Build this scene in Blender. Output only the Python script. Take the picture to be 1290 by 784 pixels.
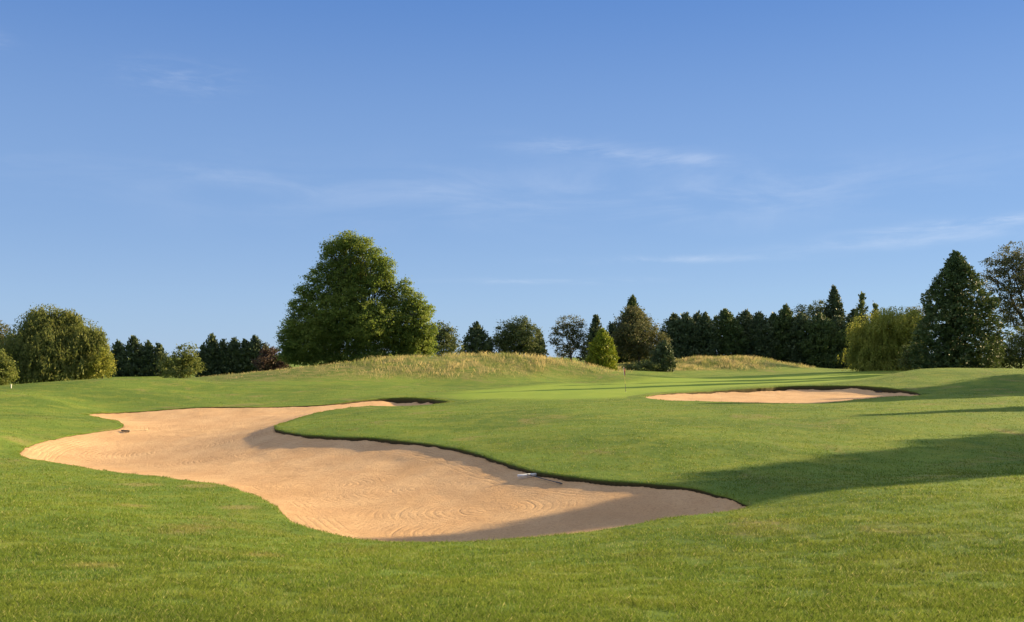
import bpy, math, random
import numpy as np
from mathutils import Vector

for o in list(bpy.data.objects):
    bpy.data.objects.remove(o)
R = math.radians
S = bpy.context.scene
COL = S.collection
rng = np.random.default_rng(7)
random.seed(7)

# ---------------------------------------------------------------- camera
ZC = 4.3                      # eye height over the sand floor
F = 1240.0                    # focal length in pixels of the 1290 px wide photograph
PITCH = math.atan(58 / F)
cam_d = bpy.data.cameras.new('camera')
cam_d.sensor_width = 36.0
cam_d.lens = F / 1290 * 36.0
cam_d.clip_start = 0.1
cam_d.clip_end = 20000
cam = bpy.data.objects.new('camera', cam_d)
cam.location = (0, 0, ZC)
cam.rotation_euler = (R(90) + PITCH, 0, 0)
COL.objects.link(cam)
S.camera = cam

# ---------------------------------------------------------------- light
SUN_AZ = 65.0                 # degrees right of the view direction (+Y)
SUN_EL = 16.0
sun_d = bpy.data.lights.new('sun', 'SUN')
sun_d.energy = 5.0
sun_d.angle = R(0.5)
sun_d.color = (1.0, 0.76, 0.42)
sun = bpy.data.objects.new('sun', sun_d)
to_sun = Vector((math.sin(R(SUN_AZ)) * math.cos(R(SUN_EL)), math.cos(R(SUN_AZ)) * math.cos(R(SUN_EL)), math.sin(R(SUN_EL))))
sun.rotation_euler = to_sun.to_track_quat('Z', 'Y').to_euler()
sun.location = (60, 40, 60)
COL.objects.link(sun)

S.view_settings.view_transform = 'Standard'
S.view_settings.look = 'None'
S.view_settings.gamma = 1
S.view_settings.exposure = 1.5
S.view_settings.use_curve_mapping = False


class NT:
    """small helper to write node trees"""
    def __init__(self, tree):
        self.t = tree
        tree.nodes.clear()

    def n(self, typ, **kw):
        nd = self.t.nodes.new(typ)
        for k, v in kw.items():
            if k in ('operation', 'blend_type', 'data_type', 'noise_dimensions', 'sky_type', 'attribute_name',
                     'interpolation_type', 'clamp', 'normalize', 'feature', 'distance'):
                setattr(nd, k, v)
            else:
                setattr(nd, k, v)
        return nd

    def link(self, a, b):
        self.t.links.new(a, b)

    def val(self, sock, v):
        if hasattr(v, 'is_output') or isinstance(v, bpy.types.NodeSocket):
            self.link(v, sock)
        else:
            sock.default_value = v

    def math(self, op, a, b=0.0, c=0.0):
        nd = self.n('ShaderNodeMath', operation=op)
        self.val(nd.inputs[0], a); self.val(nd.inputs[1], b); self.val(nd.inputs[2], c)
        return nd.outputs[0]

    def noise(self, vec, scale, detail=3.0, rough=0.55, dist=0.0):
        nd = self.n('ShaderNodeTexNoise')
        self.link(vec, nd.inputs['Vector'])
        nd.inputs['Scale'].default_value = scale
        nd.inputs['Detail'].default_value = detail
        nd.inputs['Roughness'].default_value = rough
        nd.inputs['Distortion'].default_value = dist
        return nd.outputs['Fac']

    def ramp(self, fac, a, b, lo=0.0, hi=1.0):
        nd = self.n('ShaderNodeMapRange', interpolation_type='SMOOTHSTEP')
        self.val(nd.inputs['Value'], fac)
        self.val(nd.inputs['From Min'], a); self.val(nd.inputs['From Max'], b)
        self.val(nd.inputs['To Min'], lo); self.val(nd.inputs['To Max'], hi)
        return nd.outputs['Result']

    def mix(self, fac, a, b, mode='MIX'):
        nd = self.n('ShaderNodeMix', data_type='RGBA', blend_type=mode)
        self.val(nd.inputs[0], fac)
        for s, v in ((nd.inputs[6], a), (nd.inputs[7], b)):
            if isinstance(v, tuple):
                s.default_value = (v[0], v[1], v[2], 1)
            else:
                self.link(v, s)
        return nd.outputs[2]

    def scale_vec(self, vec, sx, sy, sz):
        nd = self.n('ShaderNodeVectorMath', operation='MULTIPLY')
        self.link(vec, nd.inputs[0]); nd.inputs[1].default_value = (sx, sy, sz)
        return nd.outputs[0]


# ---------------------------------------------------------------- sky
W = bpy.data.worlds.new('World')
S.world = W
W.use_nodes = True
w = NT(W.node_tree)
sky = w.n('ShaderNodeTexSky', sky_type='NISHITA')
sky.sun_disc = False
sky.sun_elevation = R(SUN_EL)
sky.sun_rotation = R(SUN_AZ)
sky.altitude = 50
sky.air_density = 1.0
sky.dust_density = 0.0
sky.ozone_density = 3.0
tc = w.n('ShaderNodeTexCoord')
sep = w.n('ShaderNodeSeparateXYZ')
w.link(tc.outputs['Generated'], sep.inputs[0])
az = w.math('ARCTAN2', sep.outputs[0], sep.outputs[1])
el = w.math('ARCSINE', sep.outputs[2])
comb = w.n('ShaderNodeCombineXYZ')
w.link(az, comb.inputs[0]); w.link(el, comb.inputs[1])
dirv = comb.outputs[0]


def streak(az0, el0, wa, we, tilt, nscale, amount):
    """one wisp of cirrus round a compass direction of the sky"""
    da = w.math('SUBTRACT', az, az0)
    de = w.math('SUBTRACT', w.math('SUBTRACT', el, el0), w.math('MULTIPLY', da, tilt))
    wob = w.noise(w.scale_vec(dirv, 14.0, 9.0, 1.0), 1.0, 4.0, 0.6)
    de = w.math('ADD', de, w.math('MULTIPLY', w.math('SUBTRACT', wob, 0.5), we * 1.6))
    g = w.math('ADD', w.math('POWER', w.math('DIVIDE', da, wa), 2.0), w.math('POWER', w.math('DIVIDE', de, we), 2.0))
    g = w.math('EXPONENT', w.math('MULTIPLY', g, -1.0))
    nz = w.noise(w.scale_vec(dirv, nscale, nscale * 5.0, 1.0), 1.0, 6.0, 0.62, 0.6)
    return w.math('MULTIPLY', w.math('MULTIPLY', g, w.ramp(nz, 0.36, 0.72)), amount)


clouds = [streak(0.30, 0.160, 0.24, 0.024, 0.03, 5.0, 0.09), streak(0.42, 0.112, 0.14, 0.006, 0.04, 9.0, 0.30), streak(-0.22, 0.172, 0.24, 0.010, -0.03, 8.0, 0.12), streak(0.10, 0.205, 0.085, 0.010, -0.10, 9.0, 0.30), streak(0.19, 0.195, 0.030, 0.006, -0.12, 12.0, 0.25),
          streak(0.17, 0.098, 0.09, 0.0035, 0.0, 10.0, 0.30), streak(0.46, 0.125, 0.10, 0.005, 0.06, 10.0, 0.45),
          streak(0.04, 0.077, 0.08, 0.003, 0.0, 10.0, 0.25), streak(-0.33, 0.265, 0.05, 0.014, 0.0, 30.0, 0.12),
          streak(0.00, 0.165, 0.42, 0.030, 0.0, 5.0, 0.13), streak(-0.50, 0.28, 0.02, 0.008, 0.0, 20.0, 0.2)]
acc = clouds[0]
for c in clouds[1:]:
    acc = w.math('ADD', acc, c)
acc = w.math('MINIMUM', acc, 0.6)
hs = w.n('ShaderNodeHueSaturation')
hs.inputs['Hue'].default_value = 0.512
hs.inputs['Saturation'].default_value = 1.0
hs.inputs['Value'].default_value = 1.0
w.link(sky.outputs[0], hs.inputs['Color'])
gr = w.ramp(el, 0.0, 0.17)
haze_c = w.mix(gr, (2.25, 3.22, 4.85), (1.50, 2.48, 4.36))
haze_c = w.mix(w.ramp(el, 0.15, 0.42), haze_c, (0.60, 1.48, 3.70))
skyc = w.mix(0.84, w.mix(1.0, hs.outputs[0], (0.80, 0.98, 1.16), 'MULTIPLY'), haze_c)
zenith_fill = w.ramp(el, 0.44, 0.90, 0.0, 0.80)          # added pale fill light in the unseen sky overhead, lifts the shade
skyc = w.mix(zenith_fill, skyc, (6.4, 6.2, 6.0))
skyc = w.mix(acc, skyc, (5.2, 5.6, 6.4))
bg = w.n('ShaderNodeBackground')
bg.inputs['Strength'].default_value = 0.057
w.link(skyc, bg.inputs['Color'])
wo = w.n('ShaderNodeOutputWorld')
w.link(bg.outputs[0], wo.inputs[0])

# ---------------------------------------------------------------- geometry helpers
CP, SP = math.cos(PITCH), math.sin(PITCH)


def pt(px, py, D):
    """world point seen at photograph pixel (px, py) at forward distance D"""
    a = (px - 645) / F
    b = (392 - py) / F
    dy, dz = CP - b * SP, SP + b * CP
    return np.array([a * D / dy, D, ZC + dz * D / dy])


def world_px(x, D):
    return x * CP / D * F + 645     # near enough for rows near the horizon


# control points of the ground (photo column, row, distance)
RIM_NEAR = [(25, 572, 43.7), (60, 582, 40), (110, 590, 37.5), (160, 597, 35.5), (225, 603, 33), (270, 608, 31.5), (300, 615, 30),
            (330, 627, 28), (350, 640, 25.8), (365, 655, 23.6), (395, 667, 22.2), (430, 676, 21.2), (470, 682, 20.5),
            (500, 684, 20.1), (570, 684, 20.1), (640, 680, 20.5), (700, 675, 21), (760, 668, 21.6), (860, 652, 23),
            (915, 645, 23.8), (940, 640, 24.3)]
RIM_BANK = [(930, 633, 25), (900, 622, 26), (850, 612, 27.2), (800, 607, 28.2), (760, 604, 29), (700, 597, 30.4), (665, 590, 31.8),
            (640, 583, 33.3), (600, 570, 36.5), (540, 560, 40), (480, 554, 43.3), (420, 551, 45.2), (380, 548, 47),
            (355, 543, 49.5), (345, 538, 52), (352, 533, 55), (370, 528, 59), (395, 521, 64), (420, 516.5, 67.5),
            (460, 512.5, 71), (530, 511, 72), (563, 507.5, 73.5), (555, 504.5, 77), (535, 502, 80), (505, 500.5, 82), (470, 503, 81),
            (430, 507.5, 78.5), (400, 511, 77), (330, 513, 76.5), (260, 513.5, 76), (190, 517.5, 74), (140, 520, 72),
            (112, 522.5, 68.5), (125, 526, 65.5), (145, 530, 62.5), (155, 536, 59), (150, 540, 57), (120, 545, 55), (90, 550, 52.5), (60, 556, 49.5),
            (38, 562, 47)]
RIM_2 = [(813, 501, 70), (840, 504, 67), (870, 505, 65.5), (940, 507, 63.5), (1000, 508, 63), (1040, 507, 64), (1075, 503.5, 66.5), (1120, 500, 70.5), (1160, 497, 75),
         (1150, 493, 78.5), (1130, 490, 81), (1105, 487.5, 83.5), (1060, 486, 86), (1000, 486, 87.5), (960, 488.5, 86), (900, 492, 82.5), (850, 495, 78), (822, 498, 74)]
OTHER = [
    (0, 784, 9), (300, 784, 9), (645, 784, 9), (1000, 784, 9), (1290, 784, 9), (1800, 784, 9), (-500, 784, 9),
    (0, 700, 14.2), (300, 720, 13.5), (645, 730, 13.5), (1000, 720, 14), (1290, 700, 14.5),
    (0, 640, 20.5), (150, 640, 23), (250, 650, 22.5), (0, 600, 32), (-250, 600, 32), (-250, 500, 70), (1000, 660, 19.5), (1290, 650, 19),
    (1000, 629, 24.5), (1100, 615, 25.5), (1200, 605, 26.5), (1290, 598, 27.5), (1290, 575, 35), (1000, 600, 29.5), (1000, 570, 34.5), (1100, 585, 33),
    (1290, 550, 41), (1150, 550, 40), (1600, 560, 40),
    (480, 540, 46.5), (480, 525, 55), (420, 530, 54), (600, 545, 45), (600, 520, 58), (700, 570, 35), (700, 540, 43), (700, 515, 56),
    (850, 560, 35.5), (850, 530, 46), (900, 512, 58), (1000, 530, 46), (1150, 520, 50), (1290, 525, 48), (1290, 508, 58),
    (789, 494, 82), (650, 497, 80), (620, 503, 73), (700, 484, 108), (840, 482, 110), (950, 479, 118), (900, 470, 160), (1050, 474, 130), (780, 473, 140),
    (550, 482, 110), (560, 452, 126), (500, 453, 124), (450, 460, 120), (450, 488, 98), (350, 472, 112), (350, 491, 94), (270, 482, 106),
    (660, 452, 128), (720, 457, 130), (760, 464, 132), (660, 479, 114), (720, 477, 122), (800, 468, 150),
    (560, 458, 150), (450, 464, 145), (330, 474, 140), (250, 505, 83), (250, 492, 92),
    (180, 477, 97), (130, 478, 95), (230, 477, 99), (180, 480, 115), (60, 483, 91), (0, 489, 88), (60, 490, 110), (-100, 494, 86),
    (0, 520, 62), (60, 502, 74), (0, 550, 47), (110, 512, 76), (60, 530, 58), (180, 496, 86),
    (930, 467, 168), (930, 452, 180), (900, 453, 179), (970, 455, 181), (1010, 463, 182), (850, 460, 176), (930, 460, 210), (1050, 465, 200), (1100, 466, 190),
    (1200, 464, 96), (1150, 466, 97), (1250, 465.5, 94), (1300, 469, 90), (1120, 473, 98), (1200, 482, 84), (1200, 497, 73), (1290, 497, 70), (1250, 470, 115), (1130, 475, 118),
    (1118, 466.5, 150), (1050, 469, 150), (1200, 468, 150), (1500, 480, 85), (1500, 500, 65), (700, 463, 220), (400, 466, 220), (0, 474, 180), (1290, 466, 220), (-300, 474, 180), (1700, 470, 180),
]
CTRL = np.array([pt(*p) for p in RIM_NEAR + RIM_BANK + RIM_2 + OTHER] + [[0, -12, 3.2], [-25, -10, 3.0], [25, -10, 3.0]])
_K = len(CTRL)
_SC = 20.0
# near ground needs finer detail than far ground: thin plate in (x/y-like, log distance) space


def warp(x, y):
    q = np.log(np.maximum(y + 22, 4)) * 4.0
    return np.stack([x / (np.maximum(y, -8) + 22) * 4.0, q], -1)


def tps_k(a, b):
    d2 = ((a[:, None, :] - b[None, :, :]) ** 2).sum(-1) + 1e-12
    return 0.5 * d2 * np.log(d2)


_cw = warp(CTRL[:, 0], CTRL[:, 1])
_A = np.zeros((_K + 3, _K + 3))
_A[:_K, :_K] = tps_k(_cw, _cw) + np.eye(_K) * 2e-4
_A[:_K, _K] = 1; _A[:_K, _K + 1:] = _cw
_A[_K, :_K] = 1; _A[_K + 1:, :_K] = _cw.T
_sol = np.linalg.solve(_A, np.concatenate([CTRL[:, 2], [0, 0, 0]]))


def smooth(a, b, v):
    t = np.clip((v - a) / (b - a), 0, 1)
    return t * t * (3 - 2 * t)


def fbm(x, y, wl, seed):
    """cheap smooth value noise in metres"""
    r = np.random.default_rng(seed)
    tab = r.random((256, 256))
    out = 0; amp = 1.0
    for o in range(3):
        u, v = x / wl + 17.3 * o, y / wl + 5.1 * o
        iu, iv = np.floor(u).astype(int), np.floor(v).astype(int)
        fu, fv = u - iu, v - iv
        fu = fu * fu * (3 - 2 * fu); fv = fv * fv * (3 - 2 * fv)
        g = lambda i, j: tab[(iu + i) % 256, (iv + j) % 256]
        out = out + amp * ((g(0, 0) * (1 - fu) + g(1, 0) * fu) * (1 - fv) + (g(0, 1) * (1 - fu) + g(1, 1) * fu) * fv - 0.5)
        amp *= 0.5; wl *= 0.5
    return out


def base_z(x, y):
    x = np.asarray(x, float); y = np.asarray(y, float)
    sh = x.shape
    xf, yf = x.ravel(), y.ravel()
    z = np.empty(len(xf))
    for i in range(0, len(xf), 40000):
        s = slice(i, i + 40000)
        xx = np.clip(xf[s], -0.85 * (np.maximum(yf[s], 0) + 22), 0.85 * (np.maximum(yf[s], 0) + 22))
        yy = np.clip(yf[s], -14, 240)
        wv = warp(xx, yy)
        z[s] = tps_k(wv, _cw) @ _sol[:_K] + _sol[_K] + wv @ _sol[_K + 1:]
    far = smooth(190, 280, yf)
    z = z * (1 - far) + 1.9 * far
    z = np.clip(z, -1.0, 6)
    z = z + 0.05 * fbm(xf, yf, 4.0, 3) * smooth(8, 14, yf) + 0.10 * fbm(xf, yf, 11.0, 4) * smooth(12, 25, yf) * (1 - smooth(75, 85, yf) * (1 - smooth(105, 115, yf)))
    return z.reshape(sh)


def ground_hit(px, py):
    """first point of the ground seen at a photo pixel"""
    Ds = np.exp(np.linspace(math.log(7), math.log(260), 900))
    P = np.array([pt(px, py, d) for d in Ds])
    g = base_z(P[:, 0], P[:, 1])
    k = np.argmax(P[:, 2] < g)
    if not (P[:, 2] < g).any():
        k = len(Ds) - 1
    return np.array([P[k, 0], P[k, 1], g[k]])


def mesh(name, verts, faces_flat, face_sizes, mat=None, parent=None, smooth_shade=False, attrs=None, mats=None, mat_idx=None):
    me = bpy.data.meshes.new(name)
    v = np.ascontiguousarray(verts, np.float32)
    ff = np.ascontiguousarray(faces_flat, np.int32)
    fs = np.ascontiguousarray(face_sizes, np.int32)
    me.vertices.add(len(v)); me.vertices.foreach_set('co', v.ravel())
    me.loops.add(len(ff)); me.loops.foreach_set('vertex_index', ff)
    me.polygons.add(len(fs))
    st = np.concatenate([[0], np.cumsum(fs)[:-1]]).astype(np.int32)
    me.polygons.foreach_set('loop_start', st)
    me.polygons.foreach_set('loop_total', fs)
    if smooth_shade:
        me.polygons.foreach_set('use_smooth', np.ones(len(fs), bool))
    for m in (mats or [mat]):
        me.materials.append(m)
    if mat_idx is not None:
        me.polygons.foreach_set('material_index', np.ascontiguousarray(mat_idx, np.int32))
    me.update(calc_edges=True)
    for k, a in (attrs or {}).items():
        at = me.attributes.new(k, 'FLOAT', 'POINT')
        at.data.foreach_set('value', np.ascontiguousarray(a, np.float32))
    ob = bpy.data.objects.new(name, me)
    COL.objects.link(ob)
    if parent is not None:
        ob.parent = parent
    return ob


def tag(o, label=None, cat=None, group=None, kind=None):
    if label: o['label'] = label
    if cat: o['category'] = cat
    if group: o['group'] = group
    if kind: o['kind'] = kind
    return o


def empty(name, loc):
    o = bpy.data.objects.new(name, None)
    o.empty_display_size = 0.3
    o.location = loc
    COL.objects.link(o)
    return o


# worn, sandy spots where players step out of the bunker
WORN = [(*ground_hit(a_, b_)[:2], r_) for a_, b_, r_ in ((178, 611, 0.9), (250, 613, 0.8), (165, 637, 0.6), (300, 640, 0.7), (118, 713, 0.5), (330, 700, 0.5))]

# ---------------------------------------------------------------- materials
def grass_colour(t, pos):
    """turf colour by place: patches of deeper green, yellower and dry grass"""
    flat = t.scale_vec(pos, 1, 1, 0)
    big = t.noise(flat, 0.11, 3.0, 0.6, 0.4)
    mid = t.noise(flat, 0.55, 4.0, 0.65, 0.5)
    fine = t.noise(t.scale_vec(pos, 1, 0.7, 0), 3.2, 3.0, 0.7)
    dry = t.noise(t.scale_vec(pos, 0.8, 0.5, 0), 0.33, 5.0, 0.7, 0.6)
    c = t.mix(t.ramp(big, 0.35, 0.65), (0.094, 0.156, 0.024), (0.144, 0.216, 0.032))
    c = t.mix(t.ramp(mid, 0.42, 0.68, 0.0, 0.75), c, (0.196, 0.232, 0.036))
    c = t.mix(t.ramp(fine, 0.55, 0.80, 0.0, 0.5), c, (0.062, 0.118, 0.018))
    c = t.mix(t.ramp(dry, 0.54, 0.72, 0.0, 0.75), c, (0.250, 0.205, 0.080))
    wob = t.math('MULTIPLY', mid, 0.9)
    for wx, wy, wr in WORN:
        v = t.n('ShaderNodeVectorMath', operation='DISTANCE')
        t.link(flat, v.inputs[0]); v.inputs[1].default_value = (wx, wy, 0)
        f = t.math('ADD', t.math('DIVIDE', v.outputs['Value'], wr), t.math('SUBTRACT', wob, 0.45))
        c = t.mix(t.ramp(f, 1.0, 0.35, 0.0, 0.5), c, (0.36, 0.27, 0.12))
    return c


def make_turf():
    m = bpy.data.materials.new('turf'); m.use_nodes = True
    t = NT(m.node_tree)
    geo = t.n('ShaderNodeNewGeometry')
    pos = geo.outputs['Position']
    c = grass_colour(t, pos)
    a_green = t.n('ShaderNodeAttribute', attribute_name='green').outputs['Fac']
    a_dry = t.n('ShaderNodeAttribute', attribute_name='rough').outputs['Fac']
    a_lip = t.n('ShaderNodeAttribute', attribute_name='lip').outputs['Fac']
    stripe = t.noise(t.scale_vec(pos, 0.9, 0.25, 0), 0.35, 2.0, 0.5)
    gcol = t.mix(t.ramp(stripe, 0.4, 0.62), (0.196, 0.284, 0.032), (0.226, 0.306, 0.036))
    c = t.mix(a_green, c, gcol)
    rcol = t.mix(t.ramp(t.noise(pos, 0.7, 5.0, 0.7, 0.4), 0.38, 0.62), (0.095, 0.140, 0.024), (0.26, 0.22, 0.080))
    c = t.mix(a_dry, c, rcol)
    soil = t.mix(t.noise(pos, 9.0, 4.0, 0.7), (0.050, 0.040, 0.018), (0.105, 0.082, 0.040))
    c = t.mix(a_lip, c, soil)
    grain = t.noise(pos, 26.0, 3.0, 0.7)
    c = t.mix(t.ramp(grain, 0.35, 0.65, 0.0, 0.35), c, t.mix(1.0, c, (0.55, 0.60, 0.50), 'MULTIPLY'))
    b = t.n('ShaderNodeBsdfPrincipled')
    t.link(c, b.inputs['Base Color'])
    b.inputs['Roughness'].default_value = 0.9
    b.inputs['Specular IOR Level'].default_value = 0.12
    bump = t.n('ShaderNodeBump')
    h = t.math('ADD', t.math('MULTIPLY', t.noise(pos, 24.0, 4.0, 0.75), 0.035), t.math('MULTIPLY', t.noise(pos, 4.0, 4.0, 0.7), 0.09))
    h = t.math('MULTIPLY', h, t.math('SUBTRACT', 1.0, t.math('MULTIPLY', a_green, 0.75)))
    t.link(h, bump.inputs['Height'])
    bump.inputs['Strength'].default_value = 0.9
    bump.inputs['Distance'].default_value = 1.0
    t.link(bump.outputs[0], b.inputs['Normal'])
    o = t.n('ShaderNodeOutputMaterial')
    t.link(b.outputs[0], o.inputs[0])
    return m


def make_blade(name, straw=0.0):
    m = bpy.data.materials.new(name); m.use_nodes = True
    t = NT(m.node_tree)
    geo = t.n('ShaderNodeNewGeometry')
    pos = geo.outputs['Position']
    rnd = geo.outputs['Random Per Island']
    if straw:
        z = t.noise(t.scale_vec(pos, 1, 0.4, 1), 0.42, 4.0, 0.7, 0.5)
        c = t.mix(t.ramp(z, 0.43, 0.58), (0.46, 0.385, 0.180), (0.140, 0.205, 0.042))
        c = t.mix(t.math('MULTIPLY', rnd, 0.5), c, (0.58, 0.49, 0.26))
    else:
        c = grass_colour(t, pos)
        c = t.mix(t.ramp(rnd, 0.0, 0.9, 0.0, 0.7), c, (0.222, 0.290, 0.058))
        c = t.mix(t.ramp(rnd, 0.90, 0.94, 0.0, 0.85), c, (0.42, 0.40, 0.18))
        c = t.mix(t.ramp(rnd, 0.10, 0.05, 0.0, 0.7), c, (0.05, 0.085, 0.016))
    d = t.n('ShaderNodeBsdfDiffuse'); t.link(c, d.inputs[0])
    tr = t.n('ShaderNodeBsdfTranslucent'); t.link(c, tr.inputs[0])
    mx = t.n('ShaderNodeMixShader'); mx.inputs[0].default_value = 0.38
    t.link(d.outputs[0], mx.inputs[1]); t.link(tr.outputs[0], mx.inputs[2])
    o = t.n('ShaderNodeOutputMaterial'); t.link(mx.outputs[0], o.inputs[0])
    return m


def make_sand():
    m = bpy.data.materials.new('raked_sand'); m.use_nodes = True
    t = NT(m.node_tree)
    pos = t.n('ShaderNodeNewGeometry').outputs['Position']
    ph = t.n('ShaderNodeAttribute', attribute_name='rake_phase').outputs['Fac']
    msk = t.n('ShaderNodeAttribute', attribute_name='rake_depth').outputs['Fac']
    n1 = t.noise(t.scale_vec(pos, 1, 0.6, 0), 0.5, 5.0, 0.65)
    n2 = t.noise(pos, 14.0, 4.0, 0.75)
    c = t.mix(t.ramp(n1, 0.36, 0.66), (0.525, 0.336, 0.180), (0.595, 0.398, 0.222))
    c = t.mix(t.ramp(n2, 0.46, 0.72, 0.0, 0.6), c, (0.30, 0.175, 0.08))
    c = t.mix(t.ramp(t.noise(t.scale_vec(pos, 1, 0.5, 0), 0.22, 4.0, 0.65, 0.5), 0.50, 0.70, 0.0, 0.45), c, (0.40, 0.25, 0.125))
    peb = t.noise(pos, 60.0, 2.0, 0.5)
    c = t.mix(t.ramp(peb, 0.66, 0.72, 0.0, 0.8), c, (0.16, 0.11, 0.06))
    wob = t.math('MULTIPLY', t.noise(pos, 1.6, 3.0, 0.6), 0.9)
    lines = t.math('SINE', t.math('MULTIPLY', t.math('ADD', ph, t.math('MULTIPLY', wob, 0.10)), 2 * math.pi / 0.23))
    fade = t.ramp(t.noise(pos, 0.8, 3.0, 0.6), 0.30, 0.60, 0.3, 1.0)
    groove = t.math('POWER', t.math('ADD', t.math('MULTIPLY', lines, 0.5), 0.5), 3.0)
    h = t.math('MULTIPLY', t.math('MULTIPLY', groove, fade), t.math('MULTIPLY', msk, -0.014))
    drag = t.math('SINE', t.math('MULTIPLY', t.math('ADD', ph, t.math('MULTIPLY', t.noise(pos, 0.25, 1.0, 0.5), 1.6)), 2 * math.pi / 1.6))
    drag = t.math('MULTIPLY', t.ramp(drag, 0.975, 1.0), t.ramp(t.noise(pos, 0.5, 2.0, 0.5), 0.45, 0.60))
    h = t.math('ADD', h, t.math('MULTIPLY', t.math('MULTIPLY', drag, msk), -0.014))
    h = t.math('ADD', h, t.math('MULTIPLY', t.noise(pos, 16.0, 6.0, 0.85), 0.050))
    h = t.math('ADD', h, t.math('MULTIPLY', t.noise(pos, 3.0, 3.0, 0.6), 0.05))
    bump = t.n('ShaderNodeBump')
    t.link(h, bump.inputs['Height'])
    bump.inputs['Strength'].default_value = 1.0
    bump.inputs['Distance'].default_value = 1.0
    b = t.n('ShaderNodeBsdfPrincipled')
    t.link(c, b.inputs['Base Color'])
    b.inputs['Roughness'].default_value = 0.95
    b.inputs['Specular IOR Level'].default_value = 0.1
    t.link(bump.outputs[0], b.inputs['Normal'])
    o = t.n('ShaderNodeOutputMaterial'); t.link(b.outputs[0], o.inputs[0])
    return m


def make_leaf(name, a, b2, c3, trans=0.35, nscale=0.5):
    m = bpy.data.materials.new(name); m.use_nodes = True
    t = NT(m.node_tree)
    geo = t.n('ShaderNodeNewGeometry')
    pos = geo.outputs['Position']
    rnd = geo.outputs['Random Per Island']
    c = t.mix(t.ramp(t.noise(pos, nscale, 3.0, 0.6), 0.36, 0.64), a, b2)
    c = t.mix(t.ramp(rnd, 0.45, 1.0, 0.0, 0.8), c, c3)
    d = t.n('ShaderNodeBsdfPrincipled'); t.link(c, d.inputs['Base Color'])
    d.inputs['Roughness'].default_value = 0.65
    d.inputs['Specular IOR Level'].default_value = 0.25
    tr = t.n('ShaderNodeBsdfTranslucent'); t.link(c, tr.inputs[0])
    mx = t.n('ShaderNodeMixShader'); mx.inputs[0].default_value = trans
    t.link(d.outputs[0], mx.inputs[1]); t.link(tr.outputs[0], mx.inputs[2])
    o = t.n('ShaderNodeOutputMaterial'); t.link(mx.outputs[0], o.inputs[0])
    return m


def make_plain(name, col, rough=0.5, metal=0.0, vary=0.25, scale=12.0):
    m = bpy.data.materials.new(name); m.use_nodes = True
    t = NT(m.node_tree)
    pos = t.n('ShaderNodeNewGeometry').outputs['Position']
    c = t.mix(t.ramp(t.noise(pos, scale, 4.0, 0.7), 0.35, 0.7), col, tuple(x * (1 - vary) for x in col))
    b = t.n('ShaderNodeBsdfPrincipled'); t.link(c, b.inputs['Base Color'])
    b.inputs['Roughness'].default_value = rough
    b.inputs['Metallic'].default_value = metal
    o = t.n('ShaderNodeOutputMaterial'); t.link(b.outputs[0], o.inputs[0])
    return m


TURF = make_turf()
BLADE = make_blade('grass_blade')
STRAW = make_blade('dry_grass_blade', 1.0)
SAND = make_sand()
BARK = make_plain('bark', (0.11, 0.085, 0.06), 0.9, 0, 0.5, 6.0)
L_OAK = make_leaf('leaf_mid_green', (0.130, 0.196, 0.033), (0.196, 0.255, 0.042), (0.259, 0.297, 0.061), 0.52, 0.35)
L_WILLOW = make_leaf('leaf_olive', (0.120, 0.155, 0.036), (0.175, 0.200, 0.045), (0.235, 0.235, 0.062), 0.48, 0.5)
L_WILLOW2 = make_leaf('leaf_yellow_green', (0.215, 0.245, 0.040), (0.295, 0.309, 0.051), (0.374, 0.352, 0.071), 0.45, 0.5)
L_DARK = make_leaf('leaf_dark_conifer', (0.060, 0.088, 0.038), (0.083, 0.113, 0.045), (0.113, 0.140, 0.053), 0.12, 0.6)
L_FIR = make_leaf('leaf_deep_green', (0.062, 0.098, 0.029), (0.088, 0.124, 0.035), (0.117, 0.150, 0.046), 0.16, 0.6)
L_GOLD = make_leaf('leaf_gold_conifer', (0.150, 0.205, 0.018), (0.220, 0.265, 0.022), (0.330, 0.330, 0.030), 0.22, 0.8)
L_BROWN = make_leaf('leaf_brownish', (0.080, 0.100, 0.036), (0.118, 0.128, 0.045), (0.185, 0.160, 0.072), 0.38, 0.6)
L_RED = make_leaf('leaf_copper', (0.065, 0.043, 0.030), (0.088, 0.053, 0.035), (0.110, 0.073, 0.040), 0.25, 0.7)
L_BUSH = make_leaf('leaf_light_green', (0.108, 0.142, 0.030), (0.162, 0.196, 0.038), (0.216, 0.223, 0.054), 0.38, 0.6)
L_SHADE = make_leaf('leaf_dull_green', (0.077, 0.108, 0.035), (0.112, 0.142, 0.042), (0.154, 0.173, 0.054), 0.28, 0.6)


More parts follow.
